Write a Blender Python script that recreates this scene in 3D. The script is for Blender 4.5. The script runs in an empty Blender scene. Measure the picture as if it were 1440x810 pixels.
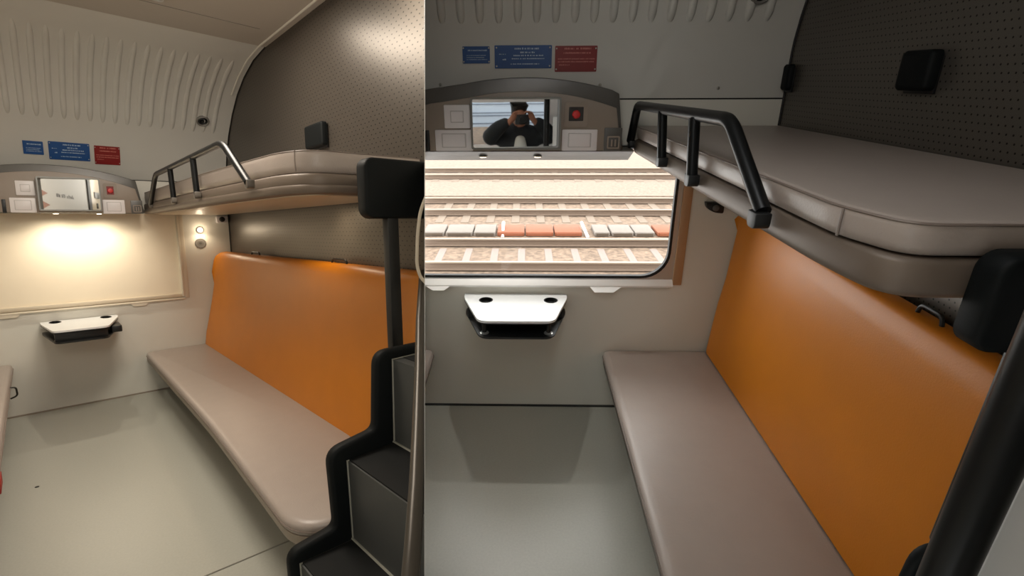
import bpy, bmesh, math, random
from mathutils import Matrix, Vector
random.seed(7)
SC = bpy.context.scene
COL = SC.collection
PI = math.pi

# ------------------------------------------------------------------ materials
def s2l(c):
    c /= 255.0
    return c / 12.92 if c <= .04045 else ((c + .055) / 1.055) ** 2.4

def rgb(r, g, b):
    return (s2l(r), s2l(g), s2l(b), 1)

MATS = {}

def mat(name, col, rough=.5, metal=0., noise=0., nscale=40., bump=0., bscale=200., coat=0., spec=.5):
    if name in MATS:
        return MATS[name]
    m = bpy.data.materials.new(name)
    m.use_nodes = True
    nt = m.node_tree
    b = nt.nodes['Principled BSDF']
    b.inputs['Base Color'].default_value = rgb(*col)
    b.inputs['Roughness'].default_value = rough
    b.inputs['Metallic'].default_value = metal
    b.inputs['Specular IOR Level'].default_value = spec
    if coat:
        b.inputs['Coat Weight'].default_value = coat
        b.inputs['Coat Roughness'].default_value = .2
    tc = nt.nodes.new('ShaderNodeTexCoord')
    if noise:
        n = nt.nodes.new('ShaderNodeTexNoise')
        n.inputs['Scale'].default_value = nscale
        n.inputs['Detail'].default_value = 5
        nt.links.new(tc.outputs['Object'], n.inputs['Vector'])
        mx = nt.nodes.new('ShaderNodeMix')
        mx.data_type = 'RGBA'
        lo = [max(0, v * (1 - noise)) for v in rgb(*col)[:3]] + [1]
        hi = [min(1, v * (1 + noise)) for v in rgb(*col)[:3]] + [1]
        mx.inputs[6].default_value = lo
        mx.inputs[7].default_value = hi
        nt.links.new(n.outputs['Fac'], mx.inputs[0])
        nt.links.new(mx.outputs[2], b.inputs['Base Color'])
    if bump:
        n2 = nt.nodes.new('ShaderNodeTexNoise')
        n2.inputs['Scale'].default_value = bscale
        n2.inputs['Detail'].default_value = 3
        nt.links.new(tc.outputs['Object'], n2.inputs['Vector'])
        bp = nt.nodes.new('ShaderNodeBump')
        bp.inputs['Strength'].default_value = bump
        bp.inputs['Distance'].default_value = .004
        nt.links.new(n2.outputs['Fac'], bp.inputs['Height'])
        nt.links.new(bp.outputs['Normal'], b.inputs['Normal'])
    MATS[name] = m
    return m

def emis(name, col, strength):
    if name in MATS:
        return MATS[name]
    m = bpy.data.materials.new(name)
    m.use_nodes = True
    b = m.node_tree.nodes['Principled BSDF']
    b.inputs['Base Color'].default_value = rgb(*col)
    b.inputs['Emission Color'].default_value = rgb(*col)
    b.inputs['Emission Strength'].default_value = strength
    MATS[name] = m
    return m

def perforated(name, col, hole, ystep, zstep, rad):
    """panel with a staggered grid of small punched holes (object space y,z)"""
    m = bpy.data.materials.new(name)
    m.use_nodes = True
    nt = m.node_tree
    b = nt.nodes['Principled BSDF']
    b.inputs['Roughness'].default_value = .36
    b.inputs['Metallic'].default_value = .55
    tc = nt.nodes.new('ShaderNodeTexCoord')
    sp = nt.nodes.new('ShaderNodeSeparateXYZ')
    nt.links.new(tc.outputs['Object'], sp.inputs[0])

    def M(op, a, c=None, d=None):
        n = nt.nodes.new('ShaderNodeMath')
        n.operation = op
        for i, v in enumerate((a, c, d)):
            if v is None:
                continue
            if isinstance(v, (int, float)):
                n.inputs[i].default_value = v
            else:
                nt.links.new(v, n.inputs[i])
        return n.outputs[0]
    row = M('DIVIDE', sp.outputs['Z'], zstep)
    fl = M('FLOOR', row)
    odd = M('MODULO', M('ABSOLUTE', fl), 2.0)
    u = M('ADD', M('DIVIDE', sp.outputs['Y'], ystep), M('MULTIPLY', odd, .5))
    fu = M('MULTIPLY', M('SUBTRACT', M('FRACT', u), .5), ystep * (zstep / ystep))
    fv = M('MULTIPLY', M('SUBTRACT', M('FRACT', row), .5), zstep)
    r = M('SQRT', M('ADD', M('MULTIPLY', fu, fu), M('MULTIPLY', fv, fv)))
    inside = M('LESS_THAN', r, rad)
    mx = nt.nodes.new('ShaderNodeMix')
    mx.data_type = 'RGBA'
    mx.inputs[6].default_value = rgb(*col)
    mx.inputs[7].default_value = rgb(*hole)
    nt.links.new(inside, mx.inputs[0])
    nt.links.new(mx.outputs[2], b.inputs['Base Color'])
    MATS[name] = m
    return m

def glass(name):
    m = bpy.data.materials.new(name)
    m.use_nodes = True
    nt = m.node_tree
    out = nt.nodes['Material Output']
    nt.nodes.remove(nt.nodes['Principled BSDF'])
    tr = nt.nodes.new('ShaderNodeBsdfTransparent')
    tr.inputs[0].default_value = (.96, .95, .93, 1)
    gl = nt.nodes.new('ShaderNodeBsdfGlossy')
    gl.inputs['Roughness'].default_value = .03
    fr = nt.nodes.new('ShaderNodeFresnel')
    fr.inputs['IOR'].default_value = 1.15
    mx = nt.nodes.new('ShaderNodeMixShader')
    nt.links.new(fr.outputs[0], mx.inputs[0])
    nt.links.new(tr.outputs[0], mx.inputs[1])
    nt.links.new(gl.outputs[0], mx.inputs[2])
    nt.links.new(mx.outputs[0], out.inputs['Surface'])
    MATS[name] = m
    return m

# ------------------------------------------------------------------ rooms
CAM = Vector((-.127, -2.961, 2.076))
CAMR = Matrix(((0.99972, -0.0231793, -0.0047603), (0.0232663, 0.9261767, 0.3763714), (-0.0043152, -0.3763768, 0.9264566)))
LROT = Matrix(((0.7144921, -0.6994696, -0.0155962), (0.6781241, 0.6868578, 0.2614845), (-0.1721881, -0.1974048, 0.9650817)))
LT = Vector((-3.9632607, 1.0701001, -0.7063238))

def interp(tab, v):
    if v <= tab[0][0]:
        (a, b), (c, d) = tab[0], tab[1]
    elif v >= tab[-1][0]:
        (a, b), (c, d) = tab[-2], tab[-1]
    else:
        for (a, b), (c, d) in zip(tab, tab[1:]):
            if a <= v <= c:
                break
    return b + (v - a) * (d - b) / (c - a)

class Room:
    pass

R = Room()
R.key = 'R'
R.M = Matrix.Identity(4)
R.P = lambda p: Vector(p)
R.cn, R.cc, R.keep = Vector((.996, .181, -.069)).normalized(), CAM, 1
L = Room()
L.key = 'L'
L.M = Matrix.Translation(LT) @ LROT.to_4x4()
LX = [(-2, -1.9), (-.745, -.745), (-.494, -.487), (.138, .045), (.385, .27), (.783, .585), (.839, .635), (1.263, 1.06), (1.4, 1.2)]
LY = [(-3.8, -7), (-2.45, -4.4), (-2.09, -3.68), (-1, -1.9), (-.405, -.655), (-.15, -.3), (0, 0), (1, 1)]
LZ = [(-1, -1), (0, 0), (.45, .405), (.839, .795), (.907, .9), (1.722, 1.727), (2.085, 2.121), (2.24, 2.32), (2.35, 2.47), (3, 3.05)]
L.P = lambda p: Vector((interp(LX, p[0]), interp(LY, p[1]), interp(LZ, p[2])))
L.cn, L.cc, L.keep = Vector((.846, -.558, -.034)).normalized(), Vector((-.471, -6.001, 1.572)), -1
ROOM = R

def S(r, l):
    return r if ROOM is R else l

# ------------------------------------------------------------------ objects
def tag(o, label=None, cat=None, group=None, kind=None):
    if label:
        o['label'] = label
    if cat:
        o['category'] = cat
    if group:
        o['group'] = group
    if kind:
        o['kind'] = kind
    return o

def thing(name, label, cat, base, group=None, raw=True):
    """an Empty at the thing's base, in the current room"""
    o = bpy.data.objects.new(name, None)
    o.empty_display_size = .05
    COL.objects.link(o)
    b = Vector(base) if raw else ROOM.P(base)
    o.matrix_basis = ROOM.M @ Matrix.Translation(b)
    BASE[o.name] = b
    THINGS.append(o)
    return tag(o, label, cat, group)

BASE = {}
THINGS = []

def cut(bm):
    bmesh.ops.remove_doubles(bm, verts=bm.verts, dist=1e-6)
    n = ROOM.cn
    res = bmesh.ops.bisect_plane(bm, geom=bm.verts[:] + bm.edges[:] + bm.faces[:], dist=1e-5, plane_co=ROOM.cc, plane_no=n,
                                 clear_inner=ROOM.keep > 0, clear_outer=ROOM.keep < 0)
    es = [e for e in res['geom_cut'] if isinstance(e, bmesh.types.BMEdge) and e.is_valid and len(e.link_faces) == 1]
    if es:
        bmesh.ops.holes_fill(bm, edges=es, sides=0)

def obj(name, bm, m, parent=None, base=(0, 0, 0), clip=True, smooth=35, world=False, label=None):
    """link bm (in room coordinates) as one mesh object"""
    if clip and not world:
        cut(bm)
    if not bm.faces:
        bm.free()
        return None
    bmesh.ops.recalc_face_normals(bm, faces=bm.faces)
    if parent is not None:
        b = BASE[parent.name]
    else:
        b = Vector(base)
    for v in bm.verts:
        v.co -= b
    me = bpy.data.meshes.new(name)
    bm.to_mesh(me)
    bm.free()
    for mm in (m if isinstance(m, list) else [m]):
        me.materials.append(mm)
    if smooth:
        for p in me.polygons:
            p.use_smooth = True
        me.set_sharp_from_angle(angle=math.radians(smooth))
    o = bpy.data.objects.new(name, me)
    COL.objects.link(o)
    BASE[o.name] = b
    if parent is not None:
        o.parent = parent
    else:
        o.matrix_basis = (Matrix.Identity(4) if world else ROOM.M) @ Matrix.Translation(b)
    if label:
        o['label'] = label
    return o

def struct(name, bm, m, clip=True, smooth=35, world=False):
    o = obj(name, bm, m, clip=clip, smooth=smooth, world=world)
    if o:
        o['kind'] = 'structure'
    return o

# ------------------------------------------------------------------ shapes
def mapv(bm, verts, raw):
    if not raw:
        for v in verts:
            v.co = ROOM.P(v.co)

def rrect(x0, y0, x1, y1, r, n=5):
    r = min(r, (x1 - x0) / 2 - 1e-5, (y1 - y0) / 2 - 1e-5)
    pts = []
    for cx, cy, a in ((x1 - r, y1 - r, 0), (x0 + r, y1 - r, 90), (x0 + r, y0 + r, 180), (x1 - r, y0 + r, 270)):
        for i in range(n + 1):
            t = math.radians(a + 90 * i / n)
            pts.append((cx + r * math.cos(t), cy + r * math.sin(t)))
    return pts

def fillet(pts, r, n=5):
    """round every corner of a closed 2d polygon; r may be a list"""
    out = []
    N = len(pts)
    for i in range(N):
        p, a, b = Vector(pts[i]), Vector(pts[i - 1]), Vector(pts[(i + 1) % N])
        rr = r[i] if isinstance(r, (list, tuple)) else r
        if rr <= 0:
            out.append(tuple(p))
            continue
        u, w = (a - p), (b - p)
        rr = min(rr, u.length * .48, w.length * .48)
        s, e = p + u.normalized() * rr, p + w.normalized() * rr
        for k in range(n + 1):
            t = k / n
            out.append(tuple((1 - t) ** 2 * s + 2 * t * (1 - t) * p + t * t * e))
    return out

def put(plane, a, b, t):
    return {'xy': (a, b, t), 'xz': (a, t, b), 'yz': (t, a, b)}[plane]

def prism(bm, outline, plane, t0, t1, bev=0., seg=2, raw=True):
    tmp = bmesh.new()
    v0 = [tmp.verts.new(put(plane, a, b, t0)) for a, b in outline]
    v1 = [tmp.verts.new(put(plane, a, b, t1)) for a, b in outline]
    tmp.faces.new(v0)
    tmp.faces.new(v1[::-1])
    n = len(outline)
    for i in range(n):
        tmp.faces.new((v0[i], v1[i], v1[(i + 1) % n], v0[(i + 1) % n]))
    bmesh.ops.recalc_face_normals(tmp, faces=tmp.faces)
    if bev:
        es = [e for e in tmp.edges if len(e.link_faces) == 2 and e.calc_face_angle() > .6]
        bmesh.ops.bevel(tmp, geom=es, offset=bev, segments=seg, profile=.5, affect='EDGES', clamp_overlap=True)
    mapv(tmp, tmp.verts, raw)
    merge(bm, tmp)

def merge(bm, tmp):
    me = bpy.data.meshes.new('tmp')
    tmp.to_mesh(me)
    tmp.free()
    bm.from_mesh(me)
    bpy.data.meshes.remove(me)

def box(bm, x0, x1, y0, y1, z0, z1, bev=0., seg=2, raw=True):
    prism(bm, [(x0, y0), (x1, y0), (x1, y1), (x0, y1)], 'xy', z0, z1, bev, seg, raw)

def slab_holes(bm, outline, holes, plane, t0, t1, raw=True):
    """flat slab with through holes"""
    tmp = bmesh.new()
    rings = []
    for poly in [outline] + holes:
        vs = [tmp.verts.new(put(plane, a, b, t0)) for a, b in poly]
        rings.append([tmp.edges.new((vs[i], vs[(i + 1) % len(vs)])) for i in range(len(vs))])
    bmesh.ops.triangle_fill(tmp, use_beauty=True, use_dissolve=False, edges=[e for r in rings for e in r])
    ret = bmesh.ops.extrude_face_region(tmp, geom=tmp.faces[:])
    d = Vector(put(plane, 0, 0, t1 - t0))
    for g in ret['geom']:
        if isinstance(g, bmesh.types.BMVert):
            g.co += d
    bmesh.ops.recalc_face_normals(tmp, faces=tmp.faces)
    mapv(tmp, tmp.verts, raw)
    merge(bm, tmp)

def circ(cx, cy, r, n=24, ry=None):
    ry = ry or r
    return [(cx + r * math.cos(2 * PI * i / n), cy + ry * math.sin(2 * PI * i / n)) for i in range(n)]

def loft(bm, outline, plane, levels, raw=True):
    """levels = [(inset, t)]: closed shape whose outline is inset towards its inside at each level"""
    tmp = bmesh.new()
    N = len(outline)
    area = sum(outline[i - 1][0] * outline[i][1] - outline[i][0] * outline[i - 1][1] for i in range(N))
    sg = 1 if area > 0 else -1
    nor = []
    for i in range(N):
        a, p, b = Vector(outline[i - 1]), Vector(outline[i]), Vector(outline[(i + 1) % N])
        e1, e2 = (p - a).normalized(), (b - p).normalized()
        n1, n2 = Vector((-e1.y, e1.x)) * sg, Vector((-e2.y, e2.x)) * sg
        m = (n1 + n2)
        m = m.normalized() / max(.35, m.normalized().dot(n1)) if m.length > 1e-6 else n1
        nor.append(m)
    prev = None
    for k, (ins, t) in enumerate(levels):
        ring = [tmp.verts.new(put(plane, outline[i][0] + nor[i].x * ins, outline[i][1] + nor[i].y * ins, t)) for i in range(N)]
        if prev:
            for i in range(N):
                tmp.faces.new((prev[i], prev[(i + 1) % N], ring[(i + 1) % N], ring[i]))
        else:
            tmp.faces.new(ring[::-1])
        prev = ring
    tmp.faces.new(prev)
    bmesh.ops.recalc_face_normals(tmp, faces=tmp.faces)
    mapv(tmp, tmp.verts, raw)
    merge(bm, tmp)

def ring_path(outline, ins, plane, t):
    N = len(outline)
    area = sum(outline[i - 1][0] * outline[i][1] - outline[i][0] * outline[i - 1][1] for i in range(N))
    sg = 1 if area > 0 else -1
    out = []
    for i in range(N):
        a, p, b = Vector(outline[i - 1]), Vector(outline[i]), Vector(outline[(i + 1) % N])
        e1, e2 = (p - a).normalized(), (b - p).normalized()
        m = Vector((-e1.y, e1.x)) * sg + Vector((-e2.y, e2.x)) * sg
        m = m.normalized()
        q = p + m * ins
        out.append(put(plane, q.x, q.y, t))
    return out

def tube(bm, pts, r, n=10, closed=False, raw=True, rz=None, caps=True):
    P = [Vector(p) if raw else ROOM.P(p) for p in pts]
    rs = r if isinstance(r, (list, tuple)) else [r] * len(P)
    tmp = bmesh.new()
    N = len(P)
    rings = []
    up = None
    for i in range(N):
        if closed:
            t = (P[(i + 1) % N] - P[i - 1]).normalized()
        else:
            t = (P[min(i + 1, N - 1)] - P[max(i - 1, 0)]).normalized()
        if up is None:
            up = Vector((0, 0, 1)) if abs(t.z) < .9 else Vector((1, 0, 0))
        up = (up - t * up.dot(t)).normalized()
        side = t.cross(up)
        rings.append([tmp.verts.new(P[i] + (side * math.cos(2 * PI * k / n) + up * math.sin(2 * PI * k / n)) * rs[i]) for k in range(n)])
    for i in range(N if closed else N - 1):
        a, b = rings[i], rings[(i + 1) % N]
        for k in range(n):
            tmp.faces.new((a[k], a[(k + 1) % n], b[(k + 1) % n], b[k]))
    if not closed and caps:
        tmp.faces.new(rings[0][::-1])
        tmp.faces.new(rings[-1])
    bmesh.ops.recalc_face_normals(tmp, faces=tmp.faces)
    merge(bm, tmp)

def fillet3(pts, r, n=5):
    P = [Vector(p) for p in pts]
    out = [P[0]]
    for i in range(1, len(P) - 1):
        p, u, w = P[i], P[i - 1] - P[i], P[i + 1] - P[i]
        rr = min(r, u.length * .48, w.length * .48)
        s, e = p + u.normalized() * rr, p + w.normalized() * rr
        for k in range(n + 1):
            t = k / n
            out.append((1 - t) ** 2 * s + 2 * t * (1 - t) * p + t * t * e)
    out.append(P[-1])
    return out

def lathe(bm, prof, origin, axis='y', n=24, sx=1.):
    """prof = [(radius, height)] turned about axis through origin; height goes along +axis"""
    tmp = bmesh.new()
    rings = []
    o = Vector(origin)
    for r, h in prof:
        ring = []
        for k in range(n):
            a = 2 * PI * k / n
            c, s = r * math.cos(a), r * math.sin(a)
            v = {'y': (c * sx, h, s), 'z': (c, s, h), 'x': (h, c, s)}[axis]
            ring.append(tmp.verts.new(o + Vector(v)))
        rings.append(ring)
    for a, b in zip(rings, rings[1:]):
        for k in range(n):
            tmp.faces.new((a[k], a[(k + 1) % n], b[(k + 1) % n], b[k]))
    tmp.faces.new(rings[0][::-1])
    tmp.faces.new(rings[-1])
    bmesh.ops.recalc_face_normals(tmp, faces=tmp.faces)
    merge(bm, tmp)

B = bmesh.new

# ------------------------------------------------------------------ palette
mat('wall_paint', (214, 212, 202), .45, noise=.03, nscale=6, bump=.05, bscale=300)
mat('panel_paint', (196, 195, 189), .45, noise=.03, nscale=6)
mat('ceiling_paint', (168, 161, 151), .5, noise=.03, nscale=5)
mat('floor_vinyl', (172, 172, 162), .34, noise=.10, nscale=90, bump=.12, bscale=240)
mat('floor_joint', (140, 138, 128), .5)
mat('taupe_vinyl', (160, 149, 141), .38, noise=.05, nscale=12, bump=.16, bscale=130)
mat('taupe_piping', (120, 108, 100), .45)
mat('orange_vinyl', (196, 116, 4), .42, noise=.08, nscale=5, bump=.12, bscale=150)
mat('bronze', (108, 96, 85), .5, metal=.2)
mat('bunk_panel', (196, 182, 158), .35)
mat('black_plastic', (16, 18, 19), .45)
mat('black_soft', (11, 15, 16), .6, bump=.05, spec=.15)
mat('rail_black', (12, 14, 15), .36, spec=.28)
mat('rail_cap', (96, 90, 82), .35)
mat('hood', (84, 82, 78), .32)
mat('fascia', (142, 130, 118), .42, noise=.03)
mat('white_plastic', (224, 220, 220), .35)
mat('grey_plastic', (190, 186, 184), .4)
mat('mirror', (235, 238, 238), .02, metal=1.)
mat('mirror_trim', (128, 128, 124), .35, metal=.4)
mat('red_button', (200, 40, 40), .3, coat=.5)
mat('blue_plate', (24, 74, 134), .4)
mat('red_plate', (126, 22, 22), .4)
mat('plate_text', (170, 190, 210), .5)
mat('red_text', (196, 120, 110), .5)
mat('screw', (190, 188, 180), .3, metal=.8)
mat('silver', (196, 198, 196), .3, metal=.7)
mat('gasket', (14, 14, 14), .6)
mat('brown_trim', (168, 128, 92), .5)
mat('cream_trim', (214, 205, 186), .45)
mat('white_ledge', (232, 231, 228), .35)
mat('table_white', (226, 228, 228), .3)
mat('blind_cloth', (238, 226, 202), .75, noise=.03, nscale=8, bump=.04, bscale=600)
mat('blind_bar', (206, 194, 172), .45)
mat('step_grey', (66, 68, 67), .5, noise=.04)
mat('step_black', (14, 16, 16), .7, spec=.25)
mat('trim_line', (138, 138, 128), .5)
mat('pole_steel', (64, 60, 54), .38, metal=.5)
mat('handle_beige', (172, 162, 144), .4)
mat('ring_metal', (60, 58, 52), .35, metal=.6)
mat('pan_beige', (146, 134, 120), .45)
mat('vent_grey', (120, 117, 112), .4)
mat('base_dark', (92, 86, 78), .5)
mat('base_black', (40, 40, 38), .6)
mat('red_tag', (170, 40, 30), .6)
mat('ballast', (117, 100, 85), .95, noise=1., nscale=11, bump=1., bscale=16)
mat('gravel_pale', (127, 113, 100), .95, noise=.55, nscale=12, bump=.8, bscale=18)
mat('rail_rust', (104, 88, 75), .7)
mat('rail_top', (131, 118, 103), .45)
mat('sleeper', (131, 119, 112), .85, noise=.06, nscale=10)
mat('sleeper_far', (121, 108, 95), .9, noise=.15, nscale=10)  # tone close to the ballast, for the two farther tracks
mat('trough', (122, 115, 108), .85, noise=.15, nscale=12)
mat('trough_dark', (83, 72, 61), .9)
mat('trough_orange', (131, 75, 49), .75, noise=.12, nscale=14)
mat('train_pale', (170, 184, 200), .5)
mat('train_line', (86, 96, 112), .5)
mat('partition_paint', (205, 203, 196), .6)
mat('jacket', (20, 24, 28), .85, noise=.1, nscale=20)
mat('shirt', (196, 196, 190), .9)
mat('skin', (150, 100, 76), .6)
mat('hair', (30, 24, 20), .8)
mat('trousers', (40, 44, 56), .9)
mat('paper', (196, 193, 186), .6)
mat('ink', (80, 78, 76), .7)
perforated('perforated_R', (100, 95, 88), (30, 28, 26), .024, .0118 * 2, .0032)
perforated('perforated_L', (84, 78, 71), (28, 25, 22), .05, .026, .0034)
glass('glass')
M = MATS
lampglow = emis('lamp_glow', (255, 240, 214), 14)
ledglow = emis('led_glow', (255, 236, 205), 10)

# ------------------------------------------------------------------ compartments
# profile of the window wall from floor to ceiling, (y, z)
PROF_R = [(0, 0), (0, 2.20), (-.006, 2.26), (-.03, 2.36), (-.08, 2.50), (-.16, 2.64), (-.28, 2.77), (-.44, 2.88), (-.65, 2.95), (-.9, 2.98)]
PROF_L = [(0, 0), (0, 2.02), (-.05, 2.15), (-.12, 2.32), (-.24, 2.50), (-.42, 2.68), (-.62, 2.82), (-.86, 2.93), (-1.15, 3.01), (-1.45, 3.04)]

def prof_at(prof, z):
    return interp([(b, a) for a, b in prof], z)

def text_bars(bm, rows, x0, z0, w, h, y, rnd, thick=.0008):
    """rows of small raised strokes: the plate's engraved lettering, too small to read"""
    for fx0, fx1, fz, fh in rows:
        x = x0 + fx0 * w
        while x < x0 + fx1 * w - .004 * w:
            ww = w * rnd.uniform(.012, .032)
            hh = fh * h * rnd.uniform(.75, 1)
            box(bm, x, min(x + ww, x0 + fx1 * w), y - thick, y, z0 + fz * h, z0 + fz * h + hh)
            x += ww + w * rnd.choice((.006, .007, .008, .02))

def shell():
    wp = M['wall_paint']
    prof = S(PROF_R, PROF_L)
    xr = S(1.263, 1.06)
    xl = S(-1.5, -1.35)
    yb = S(-3.75, -6.7)
    # --- window wall: lower box, the strip right of the window, the strip above
    bm = B()
    zt = S(1.74, 1.745)
    wx0, wx1 = S((-1.02, .79), (-1.02, .592))
    zb = S(.905, .90)
    box(bm, xl, xr, 0, .06, -.05, zb)
    box(bm, wx1, xr, 0, .06, zb, zt)
    box(bm, xl, wx0, 0, .06, zb, zt)
    seam = S(1.978, 2.045)
    box(bm, xl, xr, 0, .06, zt, seam - .004)
    struct('wall_back', bm, wp)
    # curved upper panel with pressed ribs
    bm = B()
    pts = [(y, z) for y, z in prof if z > seam]
    poly = [(0, seam + .004)] + pts + [(pts[-1][0], 3.12), (.06, 3.12), (.06, seam + .004)]
    prism(bm, poly, 'yz', xl, xr)
    # ribs
    zb0, zb1 = S((2.328, 2.93), (2.475, 3.0))
    dense = []
    for (a, b), (c, d) in zip(prof, prof[1:]):
        for k in range(6):
            dense.append((a + (c - a) * k / 6, b + (d - b) * k / 6))
    for k in range(18):
        xc = -.551 + .0966 * k
        if ROOM is L:
            xc = interp([(0, -.52), (1, -.436), (17, .915)], k)
        vx, vz = S((1.023, 2.46), (.80, 2.60))
        zlo = zb0
        path = [(y, z) for y, z in dense if zlo <= z <= zb1]
        w, h = S(.022, .020), S(.022, .014)
        tmp = bmesh.new()
        rings = []
        n = len(path)
        for i, (y, z) in enumerate(path):
            a, b = path[max(i - 1, 0)], path[min(i + 1, n - 1)]
            t = Vector((b[0] - a[0], b[1] - a[1])).normalized()
            nn = Vector((-t.y, t.x))            # points into the room (-y)
            if nn.x > 0:
                nn = -nn
            e = min(i / 2.5, (n - 1 - i) / 4., 1)
            e = max(.05, math.sin(e * PI / 2))
            ring = []
            for q in range(9):
                th = PI * q / 8
                ring.append(tmp.verts.new((xc - math.cos(th) * w * (.4 + .6 * e), y + nn.x * (math.sin(th) * h * e - .002), z + nn.y * (math.sin(th) * h * e - .002))))
            rings.append(ring)
        for a, b in zip(rings, rings[1:]):
            for q in range(8):
                tmp.faces.new((a[q], a[q + 1], b[q + 1], b[q]))
            tmp.faces.new((a[8], a[0], b[0], b[8]))
        tmp.faces.new(rings[0])
        tmp.faces.new(rings[-1][::-1])
        merge(bm, tmp)
    struct('wall_upper', bm, M['panel_paint'], smooth=50)
    # black strip set back in the panel joint
    bm = B()
    box(bm, xl, xr, .01, .05, seam - .006, seam + .006)
    struct('trim_1', bm, M['gasket'])
    # right wall (perforated)
    bm = B()
    ycut = S(-2.7, -4.9)
    poly = [(.05, -.05), (.05, seam)] + pts + [(yb, S(2.98, 3.02)), (yb, -.05)]
    prism(bm, [(.05, -.05)] + [(.05, seam), (0, seam)] + pts + [(yb, S(2.98, 3.02)), (yb, -.05)], 'yz', xr, xr + .05)
    struct('wall_right', bm, M[S('perforated_R', 'perforated_L')], smooth=0)
    # floor, ceiling, left wall
    bm = B()
    box(bm, xl, xr + .05, yb, .06, -.06, 0)
    fl = struct('floor', bm, M['floor_vinyl'])
    bm = B()
    cz = pts[-1][1]
    box(bm, xl, xr + .05, yb, pts[-1][0] + .002, cz, cz + .06)
    struct('ceiling', bm, M['ceiling_paint'])
    bm = B()
    box(bm, xl - .05, xl, yb, .06, -.06, 3.1)
    struct('wall_left', bm, M['wall_paint'])
    # ceiling edge strip along the right wall (a slim profile), and the ceiling joint
    bm = B()
    path = [(xr - S(.03, .05), y, z - .004) for y, z in ([p for p in prof if p[1] > S(2.75, 2.8)] + [(S(-2.4, -4.4), cz)])]
    for a, b in zip(path, path[1:]):
        tube(bm, [a, b], .008, 6)
    struct('trim_2', bm, M['wall_paint'])
    # black joint where window wall and right wall meet, above the seam
    bm = B()
    path = [(xr - .003, y - .003, z) for y, z in [(0, .3), (0, 1.5)] + [(0, seam)] + pts]
    tube(bm, path, .006, 6)
    struct('trim_3', bm, M['gasket'])
    # floor-wall joint
    bm = B()
    box(bm, xl, xr, -.010, 0, 0, .012)
    struct('baseboard_back', bm, M[S('base_black', 'pan_beige')])
    if ROOM is L:
        bm = B()
        tube(bm, [(-1.2, -3.46, .0015), (.9, -3.44, .0015)], .004, 6)
        struct('trim_4', bm, M['floor_joint'])
        t = thing('floor_plug', 'tiny black plug in the grey floor at the left edge', 'plug', (-.591, -1.772, 0))
        bm = B()
        lathe(bm, [(.011, 0), (.011, .002), (.006, .003), (.001, .003)], (-.591, -1.772, 0), 'z', 14)
        obj('cap', bm, M['gasket'], t)
        bm = B()
        tube(bm, [(-.9, -1.87, cz), (.9, -1.83, cz)], .003, 6)
        struct('trim_5', bm, M['vent_grey'])

def vent(xc, zc, r):
    prof = S(PROF_R, PROF_L)
    y = prof_at(prof, zc)
    y2 = prof_at(prof, zc + .03)
    tilt = math.atan2(y2 - y, .03)
    t = thing('ceiling_vent', S('round dark air vent in the ribbed panel, cut off by the top edge',
                               'round dark air vent at the right end of the ribbed panel above the cream blind'), 'air vent', (xc, y, zc))
    for nm, prof2, m in (('rim', [(r, .004), (r, -.012), (r * .86, -.018), (r * .72, -.012), (r * .72, .004)], 'vent_grey'),
                         ('grille', [(r * .72, .0), (r * .72, -.006), (r * .5, -.014), (r * .3, -.006), (r * .26, -.006), (r * .2, -.016), (.004, -.018)], 'black_plastic')):
        bm = B()
        lathe(bm, prof2, (0, 0, 0), 'y', 28)
        bmesh.ops.rotate(bm, verts=bm.verts, cent=(0, 0, 0), matrix=Matrix.Rotation(-tilt, 3, 'X'))
        bmesh.ops.translate(bm, verts=bm.verts, vec=(xc, y - .006, zc))
        obj(nm, bm, M[m], t)

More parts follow.
